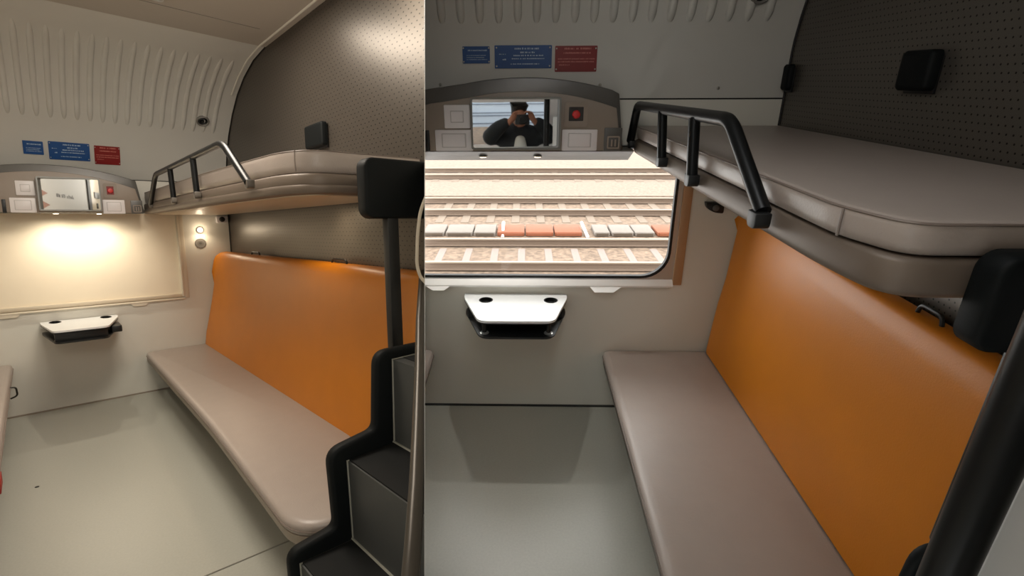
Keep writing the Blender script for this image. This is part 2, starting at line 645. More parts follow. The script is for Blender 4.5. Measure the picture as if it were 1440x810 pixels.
def signs():
    prof = S(PROF_R, PROF_L)
    rnd = random.Random(3)
    data = S([('b1', -.456, -.312, 2.158, 2.240), ('b2', -.287, .014, 2.133, 2.244), ('rd', .031, .251, 2.115, 2.240)],
             [('b1', -.457, -.332, 2.218, 2.321), ('b2', -.300, -.030, 2.188, 2.330), ('rd', .001, .183, 2.169, 2.323)])
    where = S('above the console with the photographer in its mirror', 'above the console over the cream blind')
    lab = {'b1': 'small blue notice plate ' + where, 'b2': 'wide blue notice plate with white lettering ' + where, 'rd': 'red notice plate ' + where}
    for key, x0, x1, z0, z1 in data:
        ym = prof_at(prof, (z0 + z1) / 2)
        dy = (prof_at(prof, z1) - prof_at(prof, z0))
        t = thing('notice_plate', lab[key], 'sign', ((x0 + x1) / 2, ym, z0))
        w, h = x1 - x0, z1 - z0

        def lean(bm):
            for v in bm.verts:
                v.co.y += ym + dy * ((v.co.z - (z0 + z1) / 2) / h) - .002
            return bm
        bm = B()
        prism(bm, rrect(x0, z0, x1, z1, .004, 3), 'xz', -.004, .004)
        obj('plate', lean(bm), M['red_plate' if key == 'rd' else 'blue_plate'], t)
        if key == 'b1':
            rows = [(.2, .9, .72, .09), (.15, .85, .45, .045), (.15, .8, .33, .045), (.15, .9, .21, .045)]
        elif key == 'b2':
            rows = [(.35, .78, .82, .08), (.45, .7, .66, .07), (.33, .85, .53, .06), (.3, .87, .40, .05), (.28, .78, .17, .05), (.08, .2, .6, .04), (.14, .2, .36, .06)]
        else:
            rows = [(.22, .45, .86, .07), (.5, .56, .86, .07), (.6, .85, .86, .07), (.2, .85, .70, .06), (.07, .95, .48, .045), (.07, .93, .37, .045), (.1, .35, .25, .04)]
        for row in rows:
            bm = B()
            text_bars(bm, [row], x0, z0, w, h, -.004, rnd)
            obj('text_line', lean(bm), M['red_text' if key == 'rd' else 'plate_text'], t)
        if not (key == 'b1' and ROOM is L):
            for sx in (.035, .965):
                for sz in (.1, .9):
                    bm = B()
                    lathe(bm, [(.0042, 0), (.0042, -.0015), (.002, -.0025)], (x0 + sx * w, -.004, z0 + sz * h), 'y', 10)
                    obj('screw', lean(bm), M['screw'], t)

def console():
    c = S(-.13, -.333)
    yf = S(-.15, -.30)
    z0 = S(1.722, 1.729)
    t = thing('window_console', S('arched grey console over the open window, mirror showing the photographer', 'arched grey console above the drawn cream blind, its mirror reflecting a white poster'), 'console', (c, 0, z0))
    # outer dark hood
    half = S(.527, .634)
    lext = S(.16, .0)
    ztop, k = S((2.088, .30), (2.122, .30))
    n = 28
    def arch(half, ztop, k, zb, rnd):
        pts = []
        for i in range(n + 1):
            dx = -half + 2 * half * i / n
            z = ztop - k * dx * dx
            # shoulders rolled off at both ends
            e = (abs(dx) - (half - rnd)) / rnd
            if e > 0:
                z -= (z - zb) * (1 - math.sqrt(max(0, 1 - e ** 2.6)))
            pts.append((c + dx, z))
        return pts
    arc = arch(half, ztop, k, z0, S(.055, .05))
    poly = [(c + half, z0), (c - half - lext, z0)] + [(x - lext * (x < c - half * .6), z if x > c - half * .6 else z - lext * .12) for x, z in arc[1:-1]]
    bm = B()
    prism(bm, poly, 'xz', -.001, yf + S(.012, .02), .006)
    obj('hood', bm, M['hood'], t)
    half2 = half - S(.012, .012)
    zt2, k2 = S((2.022, .36), (2.064, .36))
    arc2 = arch(half2, zt2, k2, z0 + .004, .03)
    poly = [(c + half2, z0 + .004), (c - half2 - lext, z0 + .004)] + [(x - lext * (x < c - half * .6), z if x > c - half * .6 else z - lext * .12) for x, z in arc2[1:-1]]
    bm = B()
    prism(bm, poly, 'xz', yf + .03, yf, .004)
    fa = obj('fascia', bm, M['fascia'], t)
    # mirror, its frame very slightly ajar
    mx0, mx1, mz0, mz1 = S((-.398, .052, 1.744, 1.987), (-.399, -.014, 1.751, 2.009))
    ang = math.radians(MIR[ROOM.key])
    OFF = abs(math.tan(ang)) * (mx1 - mx0) / 2
    bm = B()
    slab_holes(bm, rrect(mx0 - .008, mz0 - .008, mx1 + .008, mz1 + .008, .012, 4), [rrect(mx0 + .002, mz0 + .002, mx1 - .002, mz1 - .002, .008, 4)], 'xz', yf - .006 - 2 * OFF, yf + .002)
    fr = obj('mirror_frame', bm, M['mirror_trim'], t)
    bm = B()
    prism(bm, rrect(mx0, mz0, mx1, mz1, .008, 4), 'xz', yf - .002, yf + .001)
    mg = obj('mirror_glass', bm, M['mirror'], t)
    b = BASE[mg.name]
    for v in mg.data.vertices:       # the glass sits turned a little in its deep rim
        v.co.y += math.tan(ang) * (v.co.x + b.x - (mx0 + mx1) / 2) - OFF
    # white switch plates with a raised button
    for (x0, x1, za, zb), sq in zip(S([(-.547, -.412, 1.842, 1.958), (-.600, -.402, 1.726, 1.834), (.070, .255, 1.726, 1.834)],
                                      [(-.531, -.419, 1.866, 1.981), (-.575, -.422, 1.730, 1.846), (.004, .157, 1.724, 1.843)]), (1, 0, 0)):
        bm = B()
        prism(bm, rrect(x0, za, x1, zb, .005, 3), 'xz', yf + .002, yf - .009, .002)
        pl = obj('switch_plate', bm, M['white_plastic'], t)
        if pl is None:
            continue
        w, h = x1 - x0, zb - za
        ins = (.27, .28) if sq else (.2, .2)
        bm = B()
        prism(bm, rrect(x0 + ins[0] * w, za + ins[1] * h, x1 - ins[0] * w, zb - ins[1] * h, .003, 3), 'xz', yf - .008, yf - .0125, .0015)
        obj('button', bm, M['white_plastic'], pl)
        bm = B()
        slab_holes(bm, rrect(x0 + (ins[0] - .03) * w, za + (ins[1] - .04) * h, x1 - (ins[0] - .03) * w, zb - (ins[1] - .04) * h, .003, 3),
                   [rrect(x0 + ins[0] * w, za + ins[1] * h, x1 - ins[0] * w, zb - ins[1] * h, .003, 3)], 'xz', yf - .008, yf - .0095)
        obj('button_border', bm, M['grey_plastic'], pl)
    # red alarm button in a recessed plate
    ax0, ax1, az0, az1 = S((.080, .200, 1.846, 1.972), (.018, .112, 1.858, 1.985))
    bm = B()
    slab_holes(bm, rrect(ax0, az0, ax1, az1, .012, 4), [rrect(ax0 + .022, az0 + .030, ax1 - .022, az1 - .026, .004, 3)], 'xz', yf - .006, yf + .002)
    ap = obj('alarm_plate', bm, M['fascia'], t)
    if ap:
        bm = B()
        box(bm, ax0 + .020, ax1 - .020, yf - .002, yf, az0 + .028, az1 - .024)
        obj('alarm_recess', bm, M['red_plate'] if ROOM is L else M['base_black'], ap)
        bm = B()
        cxa, cza = (ax0 + ax1) / 2, (az0 + az1) / 2
        lathe(bm, [(.021, 0), (.021, -.012), (.016, -.018), (.004, -.019)], (cxa, yf - .002, cza), 'y', 20)
        obj('alarm_button', bm, M['red_button'], ap, label='round red alarm button')
    # little dark socket at the right end, and a dark edge piece at the left end
    sx0, sx1, sz0, sz1 = S((.292, .385, 1.724, 1.842), (.200, .286, 1.726, 1.842))
    bm = B()
    prism(bm, rrect(sx0, sz0, sx1, sz1, .004, 3), 'xz', yf + .002, yf - .006, .002)
    so = obj('socket', bm, M['hood'], t)
    if so:
        bm = B()
        w, h = sx1 - sx0, sz1 - sz0
        slab_holes(bm, rrect(sx0 + .18 * w, sz0 + .1 * h, sx1 - .12 * w, sz1 - .35 * h, .006, 3), [rrect(sx0 + .25 * w, sz0 + .16 * h, sx1 - .19 * w, sz1 - .41 * h, .005, 3)], 'xz', yf - .005, yf - .009)
        box(bm, sx0 + .4 * w, sx0 + .48 * w, yf - .009, yf - .005, sz0 + .2 * h, sz0 + .5 * h)
        box(bm, sx0 + .6 * w, sx0 + .68 * w, yf - .009, yf - .005, sz0 + .2 * h, sz0 + .5 * h)
        obj('socket_cover', bm, M['fascia'], so)
    ex0, ex1 = S((-.655, -.632), (-.62, -.597))
    bm = B()
    box(bm, ex0, ex1, yf - .005, yf + .003, sz0, sz1 - .01, .002)
    obj('end_clip', bm, M['black_plastic'], t)
    # sloping soffit under the console
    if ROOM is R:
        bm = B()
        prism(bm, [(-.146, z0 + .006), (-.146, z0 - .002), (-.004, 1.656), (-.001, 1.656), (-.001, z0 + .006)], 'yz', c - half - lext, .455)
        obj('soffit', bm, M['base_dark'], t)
    # two small lamps underneath
    LY_, LZ_ = S((-.075, z0 - .038), (-.20, z0 - .004))
    for lx in S((-.355, -.055), (-.305, -.02)):
        bm = B()
        lathe(bm, [(.024, 0), (.024, .006), (.018, .007)], (lx, LY_, LZ_), 'z', 20)
        la = obj('lamp', bm, M['silver'], t)
        if la is None:
            continue
        bm = B()
        lathe(bm, [(.017, 0), (.017, .0025), (.01, .003)], (lx, LY_, LZ_ - .0025), 'z', 20)
        obj('lamp_lens', bm, ledglow, la)
        LEDS.append((ROOM.key, ROOM.M @ Vector((lx, LY_, LZ_ - .010)), (ROOM.M.to_3x3() @ Vector((0, S(-.0, .02), -1)))))

MIR = {'R': 4.5, 'L': -9}
LEDS = []

def window():
    xr0, xr1, zb, zt = S((-1.02, .79, .905, 1.74), (-1.02, .592, .90, 1.745))
    i = S('2', '1')
    if ROOM is R:
        # silver frame plate with a rounded opening
        bm = B()
        slab_holes(bm, [(xr0, zb - .002), (xr1, zb - .002), (xr1, zt), (xr0, zt)], [rrect(-.99, .953, .748, 1.75 - .02, .16, 8)], 'xz', .0, .03)
        w = struct('window_2', bm, M['silver'])
        bm = B()
        slab_holes(bm, rrect(-1.0, .942, .758, 1.735, .165, 8), [rrect(-.985, .958, .742, 1.715, .155, 8)], 'xz', -.003, .026)
        obj('gasket', bm, M['gasket'], w)
        bm = B()
        box(bm, -.995, .752, .016, .020, .947, 1.73)
        obj('pane', bm, M['glass'], w, smooth=0)
    else:
        bm = B()
        slab_holes(bm, [(xr0, zb - .002), (xr1, zb - .002), (xr1, zt), (xr0, zt)], [[(-.99, .93), (.58, .93), (.58, 1.73), (-.99, 1.73)]], 'xz', .0, .03)
        w = struct('window_1', bm, M['cream_trim'])
        bm = B()
        box(bm, -1.0, .59, .034, .038, .91, 1.74)
        obj('pane', bm, M['glass'], w, smooth=0)
        t = thing('roller_blind', 'cream roller blind drawn down over the window in the left compartment', 'blind', (-.2, .01, .9))
        bm = B()
        box(bm, -.995, .584, .006, .010, .93, 1.74)
        obj('cloth', bm, M['blind_cloth'], t)
        bm = B()
        box(bm, -.995, .584, -.014, .012, .906, .942, .006)
        obj('bottom_bar', bm, M['blind_bar'], t)
    # side trim right of the window
    bm = B()
    if ROOM is R:
        box(bm, .785, .838, -.022, .0, .905, 1.70, .003)
        struct('trim_6', bm, M['brown_trim'])
    else:
        box(bm, .582, .600, -.030, .0, .915, 1.727, .004)
        box(bm, .600, .640, -.016, .0, .897, 1.727, .004)
        struct('trim_6', bm, M['cream_trim'])
    # ledge with two hanging tabs
    bm = B()
    zl0, zl1 = S((.892, .934), (.884, .902))
    x1 = S(.785, .60)
    dl = S(-.034, -.022)
    prism(bm, [(0, zl0), (0, zl1), (-.004, zl1), (dl, zl0 + .012), (dl, zl0)], 'yz', -1.05, x1, .0015)
    tabs = S([(.279, .472, .303, .417), (-.735, -.585, -.69, -.62)], [(.155, .297, .180, .272), (-.90, -.60, -.87, -.625)])
    for a, b, c, d in tabs:
        prism(bm, [(a, zl0 + .004), (c, zl0 - S(.016, .026)), (d, zl0 - S(.016, .026)), (b, zl0 + .004)], 'xz', S(-.034, -.020), 0)
        if ROOM is R:
            for v in bm.verts:
                if v.co.z < zl0 - .01 and v.co.y < -.03:
                    v.co.y -= .020
    struct('trim_7', bm, M[S('white_ledge', 'cream_trim')])

def table():
    zt = S(.839, .795)
    o = S([(-.494, -.012), (-.494, -.075), (-.379, -.405), (.042, -.405), (.138, -.075), (.138, -.012)],
          [(-.488, -.012), (-.488, -.12), (-.419, -.650), (-.072, -.655), (.044, -.12), (.044, -.012)])
    out = fillet(o, [.0, .06, .05, .05, .06, .0], 6)
    t = thing('folding_table', S('small white table with two cup holes under the open railway window', 'small white table with two cup holes below the cream blind'), 'table', ((o[0][0] + o[5][0]) / 2, 0, zt - .11))
    holes = S([(-.357, -.112, .043, .043), (.036, -.112, .043, .043)], [(-.392, -.10, .042, .085), (-.045, -.10, .042, .085)])
    bm = B()
    slab_holes(bm, out, [circ(x, y, r, 24, ry) for x, y, r, ry in holes], 'xy', zt - .014, zt)
    obj('tabletop', bm, M['table_white'], t)
    bm = B()
    slab_holes(bm, [(a, b) for a, b in out], [circ(x, y, r, 24, ry) for x, y, r, ry in holes], 'xy', zt - .022, zt - .0145)
    obj('edge_band', bm, M['black_plastic'], t)
    for x, y, r, ry in holes:
        bm = B()
        slab_holes(bm, circ(x, y, r - .0005, 24, ry - .0005), [circ(x, y, r - .006, 24, ry - .006)], 'xy', zt - .05, zt + .001)
        prism(bm, circ(x, y, r - .0006, 24, ry - .0006), 'xy', zt - .055, zt - .048)
        obj('cup_holder', bm, M['black_plastic'], t)
    # black tray underneath, hung on posts
    zb = zt - S(.108, .098)
    inner = fillet([(a * .98 + S(-.178, -.22) * .02, b) for a, b in o], [.0, .06, .05, .05, .06, .0], 6)
    bm = B()
    loft(bm, inner, 'xy', [(.006, zb - .008), (0, zb - .002), (0, zb + .006), (.006, zb + .010)])
    obj('tray', bm, M['black_plastic'], t)
    bm = B()
    box(bm, o[0][0] + S(.03, .075), o[5][0] - S(.03, .122), S(-.16, -.622), -.008, zb + .009, zt - .021, .004)
    obj('bracket', bm, M['black_plastic'], t)
    yp = S(-.355, -.56)
    for x in (o[2][0] + .028, o[3][0] - .028):
        bm = B()
        lathe(bm, [(.013, 0), (.013, zt - .021 - zb - .010)], (x, yp, zb + .010), 'z', 16)
        po = obj('post', bm, M['black_plastic'], t)
        bm = B()
        lathe(bm, [(.026, 0), (.026, .003), (.017, .008), (.0145, .008)], (x, yp, zb + .0095), 'z', 20)
        obj('post_collar', bm, M['silver'], po)
    if ROOM is L:
        bm = B()
        box(bm, o[3][0] + .03, o[4][0] - .015, -.5, -.30, zb + .012, zt - .03, .006)
        obj('hinge', bm, M['black_plastic'], t)

def bench():
    zt = S(.45, .405)
    if ROOM is R:
        o = [(1.06, -.012), (.385, -.012), (.378, -2.08), (1.06, -2.08)]
        out = fillet(o, [0, .055, .08, 0], 7)
    else:
        o = [(.80, -.012), (.232, -.012), (.220, -2.5), (.165, -4.10), (.80, -4.10)]
        out = fillet(o, [0, .06, .3, .22, 0], 8)
    t = thing('bench_seat', S('grey-taupe bench seat right of the floor in the compartment with the open window', 'grey-taupe bench seat in front of the orange backrest, left compartment'), 'bench', ((o[1][0] + o[0][0]) / 2, S(-1.0, -2), 0))
    th = S(.05, .055)
    bm = B()
    loft(bm, out, 'xy', [(.012, zt - th), (.002, zt - th + .006), (0, zt - th * .55), (.001, zt - th * .35), (.006, zt - .010), (.016, zt - .003), (.034, zt + .0015)])
    cu = obj('cushion', bm, M['taupe_vinyl'], t, smooth=60)
    bm = B()
    tube(bm, ring_path(out, -.001, 'xy', zt - th * .62), .0035, 6, True)
    obj('piping', bm, M['taupe_piping'], cu)
    bm = B()
    loft(bm, out, 'xy', [(.03, zt - th - .05), (.010, zt - th - .046), (.003, zt - th - .03), (.003, zt - th)])
    obj('seat_pan', bm, M[S('base_dark', 'pan_beige')], t)
    bm = B()
    box(bm, S(.72, .56), S(1.25, 1.05), S(-2.06, -4.0), -.013, .0, zt - th - .05, .006)
    obj('base', bm, M[S('base_black', 'base_dark')], t)

def left_bench():
    zt = S(.45, .47)
    xe = S(-.712, -.690)
    t = thing('bench_seat', S('taupe bench end barely visible at the left edge of the open-window compartment', 'taupe bench end cut off by the left edge of the picture, with a metal ring'), 'bench', (xe - .3, -.5, 0))
    o = [(xe, -.012), (xe - .62, -.012), (xe - .62, S(-2.08, -4.0)), (xe, S(-2.08, -4.0))]
    out = fillet(o, [.055, 0, 0, .08], 6)
    bm = B()
    th = .06
    loft(bm, out, 'xy', [(.012, zt - th), (.002, zt - th + .006), (0, zt - th * .55), (.006, zt - .010), (.016, zt - .003), (.032, zt)])
    cu = obj('cushion', bm, M['taupe_vinyl'], t, smooth=60)
    if cu:
        bm = B()
        tube(bm, ring_path(out, -.001, 'xy', zt - th * .62), .0035, 6, True)
        obj('piping', bm, M['taupe_piping'], cu)
    bm = B()
    loft(bm, out, 'xy', [(.03, zt - th - .05), (.014, zt - th - .045), (.010, zt - th - .02), (.012, zt - th)])
    obj('seat_pan', bm, M['base_dark'], t)
    bm = B()
    box(bm, xe - .6, xe - .25, S(-2.0, -3.9), -.014, 0, zt - th - .05)
    obj('base', bm, M['base_dark'], t)
    if ROOM is L:
        bm = B()
        pts = [(xe - .005, -.80, .44), (xe + .030, -.80, .435), (xe + .034, -.80, .37), (xe - .006, -.80, .355)]
        tube(bm, fillet3(pts, .02), .006, 8)
        obj('pull_ring', bm, M['ring_metal'], t, label='dark metal pull ring')
        bm = B()
        box(bm, xe - .012, xe + .001, -2.66, -2.50, .34, .40, .003)
        obj('fabric_tab', bm, M['red_tag'], t, label='red fabric tab')

def backrest():
    if ROOM is R:
        face = [(1.040, .455), (1.050, .60), (1.066, .78), (1.090, .955), (1.102, 1.12), (1.112, 1.26), (1.122, 1.34), (1.14, 1.362)]
        back = [(1.20, 1.362), (1.21, 1.34), (1.15, .455)]
        y0, y1 = -.014, -2.10
    else:
        face = [(.735, .407), (.752, .52), (.79, .68), (.830, .86), (.858, 1.01), (.880, 1.155), (.905, 1.28), (.925, 1.322), (.950, 1.340)]
        back = [(1.0, 1.345), (1.03, 1.33), (.86, .407)]
        y0, y1 = -.016, -4.08
    poly = face + back
    t = thing('seat_backrest', S('large orange backrest cushion in the shade under the right upper bunk', 'long orange backrest cushion beside the black steps in the left compartment'), 'backrest', (poly[0][0] + .05, (y0 + y1) / 2, poly[0][1]))
    bm = B()
    # rounded ends: inset the profile towards the ends
    tmp = bmesh.new()
    cx = sum(p[0] for p in poly) / len(poly)
    cz = sum(p[1] for p in poly) / len(poly)
    rings = []
    stations = [(y0, .045), (y0 - .01, .022), (y0 - .025, .008), (y0 - .05, 0)]
    ny = 14
    for i in range(1, ny):
        stations.append((y0 - .05 + (y1 + .05 - y0 + .05) * i / ny, 0))
    stations += [(y1 + .05, 0), (y1 + .025, .008), (y1 + .01, .022), (y1, .045)]
    for y, ins in stations:
        ring = []
        for i, (x, z) in enumerate(poly):
            dx, dz = (cx - x), (cz - z)
            f = ins * S(.5, .5)
            ring.append(tmp.verts.new((x + (f if dx > 0 else -f), y, z + (f if dz > 0 else -f) * min(1, abs(dz) / .3))))
        rings.append(ring)
    for a, b in zip(rings, rings[1:]):
        for k in range(len(poly)):
            tmp.faces.new((a[k], a[(k + 1) % len(poly)], b[(k + 1) % len(poly)], b[k]))
    tmp.faces.new(rings[0][::-1])
    tmp.faces.new(rings[-1])
    merge(bm, tmp)
    obj('cushion', bm, M['orange_vinyl'], t, smooth=60)
    for y in S((-.55, -1.45), (-1.06, -2.78)):
        zt = poly[len(face)][1]
        xm = S(1.17, .985)
        d = S(.055, .115)
        bm = B()
        pts = [(xm, y - d, zt - .012), (xm, y - d * .85, zt + S(.030, .022)), (xm, y + d * .85, zt + S(.030, .022)), (xm, y + d, zt - .012)]
        tube(bm, fillet3(pts, .05, 6), S(.007, .007), 8)
        obj('strap_loop', bm, M['black_plastic'], t, label='black strap loop')

def bunk():
    if ROOM is R:
        o = [(1.258, -.008), (.468, -.008), (.502, -1.90), (.53, -2.09), (1.258, -2.09)]
        rad = [0, .075, .11, .085, 0]
        z0, z1 = 1.700, 1.775
        mo = [(1.255, -.03), (.480, -.03), (.504, -1.93), (.555, -2.075), (1.255, -2.085)]
        mz0, mz1 = 1.776, 1.842
    else:
        o = [(1.055, -.02), (.322, -.02), (.345, -2.5), (.385, -3.48), (.46, -3.69), (1.055, -3.69)]
        rad = [0, .075, .4, .2, .12, 0]
        z0, z1 = 1.728, 1.822
        mo = [(1.05, -.05), (.336, -.05), (.358, -2.5), (.402, -3.47), (.475, -3.66), (1.05, -3.675)]
        mz0, mz1 = 1.823, 1.928
    out = fillet(o, rad, 8)
    t = thing('upper_bunk', S('upper bunk with bronze edge seen from above, over the shaded orange backrest', 'upper bunk with bronze edge seen from below, over the orange backrest'), 'bunk bed', (.8, S(-1, -1.8), z0))
    h = z1 - z0
    bm = B()
    loft(bm, out, 'xy', [(.05, z0), (.012, z0 + .002), (.003, z0 + .010), (0, z0 + h * .3), (.001, z0 + h * .42), (S(.001, .005), z0 + h * .45), (.002, z0 + h * .52), (.004, z0 + h * .88), (.010, z1 - .002), (.022, z1)])
    obj('frame', bm, M['bronze'], t, smooth=50)
    bm = B()
    loft(bm, out, 'xy', [(.075, z0 - .006), (.062, z0 - .004), (.062, z0 + .001)])
    obj('underside', bm, M['bunk_panel'], t)
    # guard rail with posts and feet
    if ROOM is R:
        pts = [(.452, -.045, 1.765), (.446, -.195, 1.955), (.458, -1.42, 1.968), (.474, -1.68, 1.765)]
        mids = (-.70, -1.13)
        r, xm, zf = .021, .460, 1.755
    else:
        pts = [(.315, -.52, 1.80), (.315, -.90, 2.028), (.318, -2.90, 2.032), (.330, -3.25, 1.80)]
        mids = (-1.49, -2.22)
        r, xm, zf = .019, .320, 1.80
    bm = B()
    tube(bm, fillet3(pts, S(.045, .08), 6), r, 12)
    ra = obj('guard_rail', bm, M['rail_black'], t)
    for y in mids:
        bm = B()
        zt = pts[1][2]
        tube(bm, [(xm + .002, y, zf), (pts[1][0], y, zt)], r * .95, 12)
        obj('rail_post', bm, M['rail_black'], ra)
    for y in (pts[0][1], mids[0], mids[1], pts[3][1]):
        bm = B()
        x = xm + .004 + (S(.004, .012) if y == pts[3][1] else 0)
        w = r * S(1.25, 1.3)
        prism(bm, fillet([(y - w, zf + .012), (y - w, zf - .030), (y + w, zf - .030), (y + w, zf + .012)], [.004, w * .8, w * .8, .004], 5), 'yz', x - r * 1.0, x + r * .9, .004)
        obj('rail_foot', bm, M[S('black_plastic', 'rail_cap')], ra)
    # mattress
    mt = thing('mattress', S('grey mattress on the right upper bunk, its whole top in view', 'grey mattress on the upper bunk in the left compartment'), 'mattress', (.85, S(-1, -1.8), mz0))
    mout = fillet(mo, S([0, .05, .055, .06, 0], [0, .05, .3, .12, .10, 0]), 6)
    hh = mz1 - mz0
    bm = B()
    loft(bm, mout, 'xy', [(.016, mz0 + .001), (.004, mz0 + .006), (.000, mz0 + hh * .35), (.000, mz0 + hh * .75), (.002, mz1 - .006), (.007, mz1 - .001), (.018, mz1 + .001), (.036, mz1 + .002)])
    mc = obj('cover', bm, M['taupe_vinyl'], mt, smooth=60)
    bm = B()
    tube(bm, ring_path(mout, .0025, 'xy', mz1 - .004), .003, 6, True)
    obj('piping', bm, M['taupe_piping'], mc)
    bm = B()
    cxm, cym = S((.506, -1.945), (.432, -3.60))
    tube(bm, [(cxm, cym, mz0 + .006), (cxm - .004, cym - .006, mz0 + hh * .5), (cxm, cym, mz1 - .004)], .003, 6)
    obj('corner_seam', bm, M['taupe_piping'], mc)

def end_panel():
    """padded end board of the bunk, hung on a black post"""
    if ROOM is R:
        x0, x1, z0, z1, y = .655, 1.20, 1.628, 1.805, -2.118
        px, pw, ptop, pbot = .760, .018, 1.62, 1.16
        th = .04
    else:
        x0, x1, z0, z1, y = .570, 1.20, 1.610, 1.868, -3.93
        px, pw, ptop, pbot = .70, .028, 1.63, .95
        th = .06
    t = thing('bunk_end_board', S('black padded board at the near end of the upper bunk, far right edge', 'black padded board at the bunk end above the black steps, left compartment'), 'end board', ((x0 + x1) / 2, y, z0))
    bm = B()
    loft(bm, rrect(x0, z0, x1, z1, S(.035, .045), 7), 'xz', [(.008, y + .022), (.0, y + .014), (0, y - th * .7), (.002, y - th * .88), (.007, y - th * .98), (.014, y - th)])
    obj('pad', bm, M['black_soft'], t, smooth=60)
    bm = B()
    box(bm, x0 + .1, x1 - .05, y + .02, y + S(.032, .2), z0 + .07, z1 - .05)
    obj('mounting_plate', bm, M['black_plastic'], t)
    bm = B()
    box(bm, px - pw, px + pw, y - S(.03, .05), y - S(.005, .0), pbot, ptop, .006)
    obj('post', bm, M['black_plastic'], t)

def steps():
    if ROOM is L:
        f = lambda x, z: (x, z)
        y, d, th = -4.12, .80, .055
    else:
        f = lambda x, z: (.72 + (x - .487) * 1.05, z * 1.065)
        y, d, th = -2.115, .27, .03
    t = thing('step_unit', S('black bunk steps, only the rounded top showing at the lower right corner', 'black moulded steps with pale edge lines leading to the left bunk'), 'steps', (f(.5, 0)[0], y - d / 2, 0))
    outer = [f(*p) for p in ((.487, 1.078), (.468, .762), (.272, .728), (.284, .420), (.105, .392), (.112, 0), (1.0, 0), (1.0, 1.085))]
    out = fillet(outer, [.06, .03, .06, .03, .05, 0, 0, 0], 6)
    bm = B()
    prism(bm, out, 'xz', y, y - th, S(.012, .016), 3)
    obj('side_panel', bm, M['black_soft'], t, smooth=60)
    inner = [f(*p) for p in ((.557, 1.037), (.549, .684), (.343, .675), (.349, .345), (.142, .344), (.148, 0))]
    bm = B()
    poly = [inner[0], inner[1], inner[2], inner[3], inner[4], inner[5], f(1.0, 0), f(1.0, 1.037)]
    prism(bm, poly, 'xz', y - th + .004, y - d)
    obj('riser_block', bm, M['step_grey'], t, smooth=20)
    r = S(.004, .005)
    bm = B()
    tube(bm, [(x, y - th - .001, z) for x, z in [f(.80, 1.042)] + inner], r, 6)
    obj('edge_line', bm, M['trim_line'], t)
    for i, (xa, xb) in ((1, (inner[1][0], inner[2][0])), (3, (inner[3][0], inner[4][0]))):
        bm = B()
        z = inner[i][1]
        z2 = inner[i + 1][1]
        prism(bm, [(xa - .004, z - .004), (xb + .006, z2 - .004), (xb + .006, z2 + .006), (xa - .004, z + .006)], 'xz', y - th - .006, y - d - .004)
        obj('tread', bm, M['step_black'], t)
        bm = B()
        tube(bm, [(xa - .003, y - th, z + .006), (xa - .003, y - d, z + .006)], r, 6)
        obj('edge_line', bm, M['trim_line'], t)
    bm = B()
    zt = f(0, 1.037)[1]
    box(bm, f(.60, 0)[0], f(.95, 0)[0], y - d * .92, y - th - .012, zt - .002, zt + .004, .002)
    obj('tread', bm, M['step_black'], t)

def hooks():
    xw = S(1.263, 1.06)
    items = S([(-.925, -1.08, 2.035, 2.165, .05, 'black folded headrest block on the dark perforated wall, above the middle of the right bunk'),
               (-.012, -.085, 2.02, 2.145, .04, 'black folded headrest block in the corner by the ribbed panel, right bunk')],
              [(-2.26, -2.56, 2.13, 2.287, .05, 'black folded headrest block rising behind the mattress of the left bunk')])
    for ya, yb, z0, z1, d, lab in items:
        t = thing('headrest_block', lab, 'headrest', (xw, (ya + yb) / 2, z0))
        bm = B()
        loft(bm, rrect(yb, z0, ya, z1, .018, 5), 'yz', [(0, xw - .012), (0, xw - d * .8), (.006, xw - d * .95), (.016, xw - d)])
        obj('pad', bm, M['black_soft'], t, smooth=60)
        bm = B()
        box(bm, xw - .013, xw - .001, yb + .03 * abs(ya - yb), ya - .03 * abs(ya - yb), z0 - .01, z1 - .02, .003)
        obj('wall_plate', bm, M['black_plastic'], t)

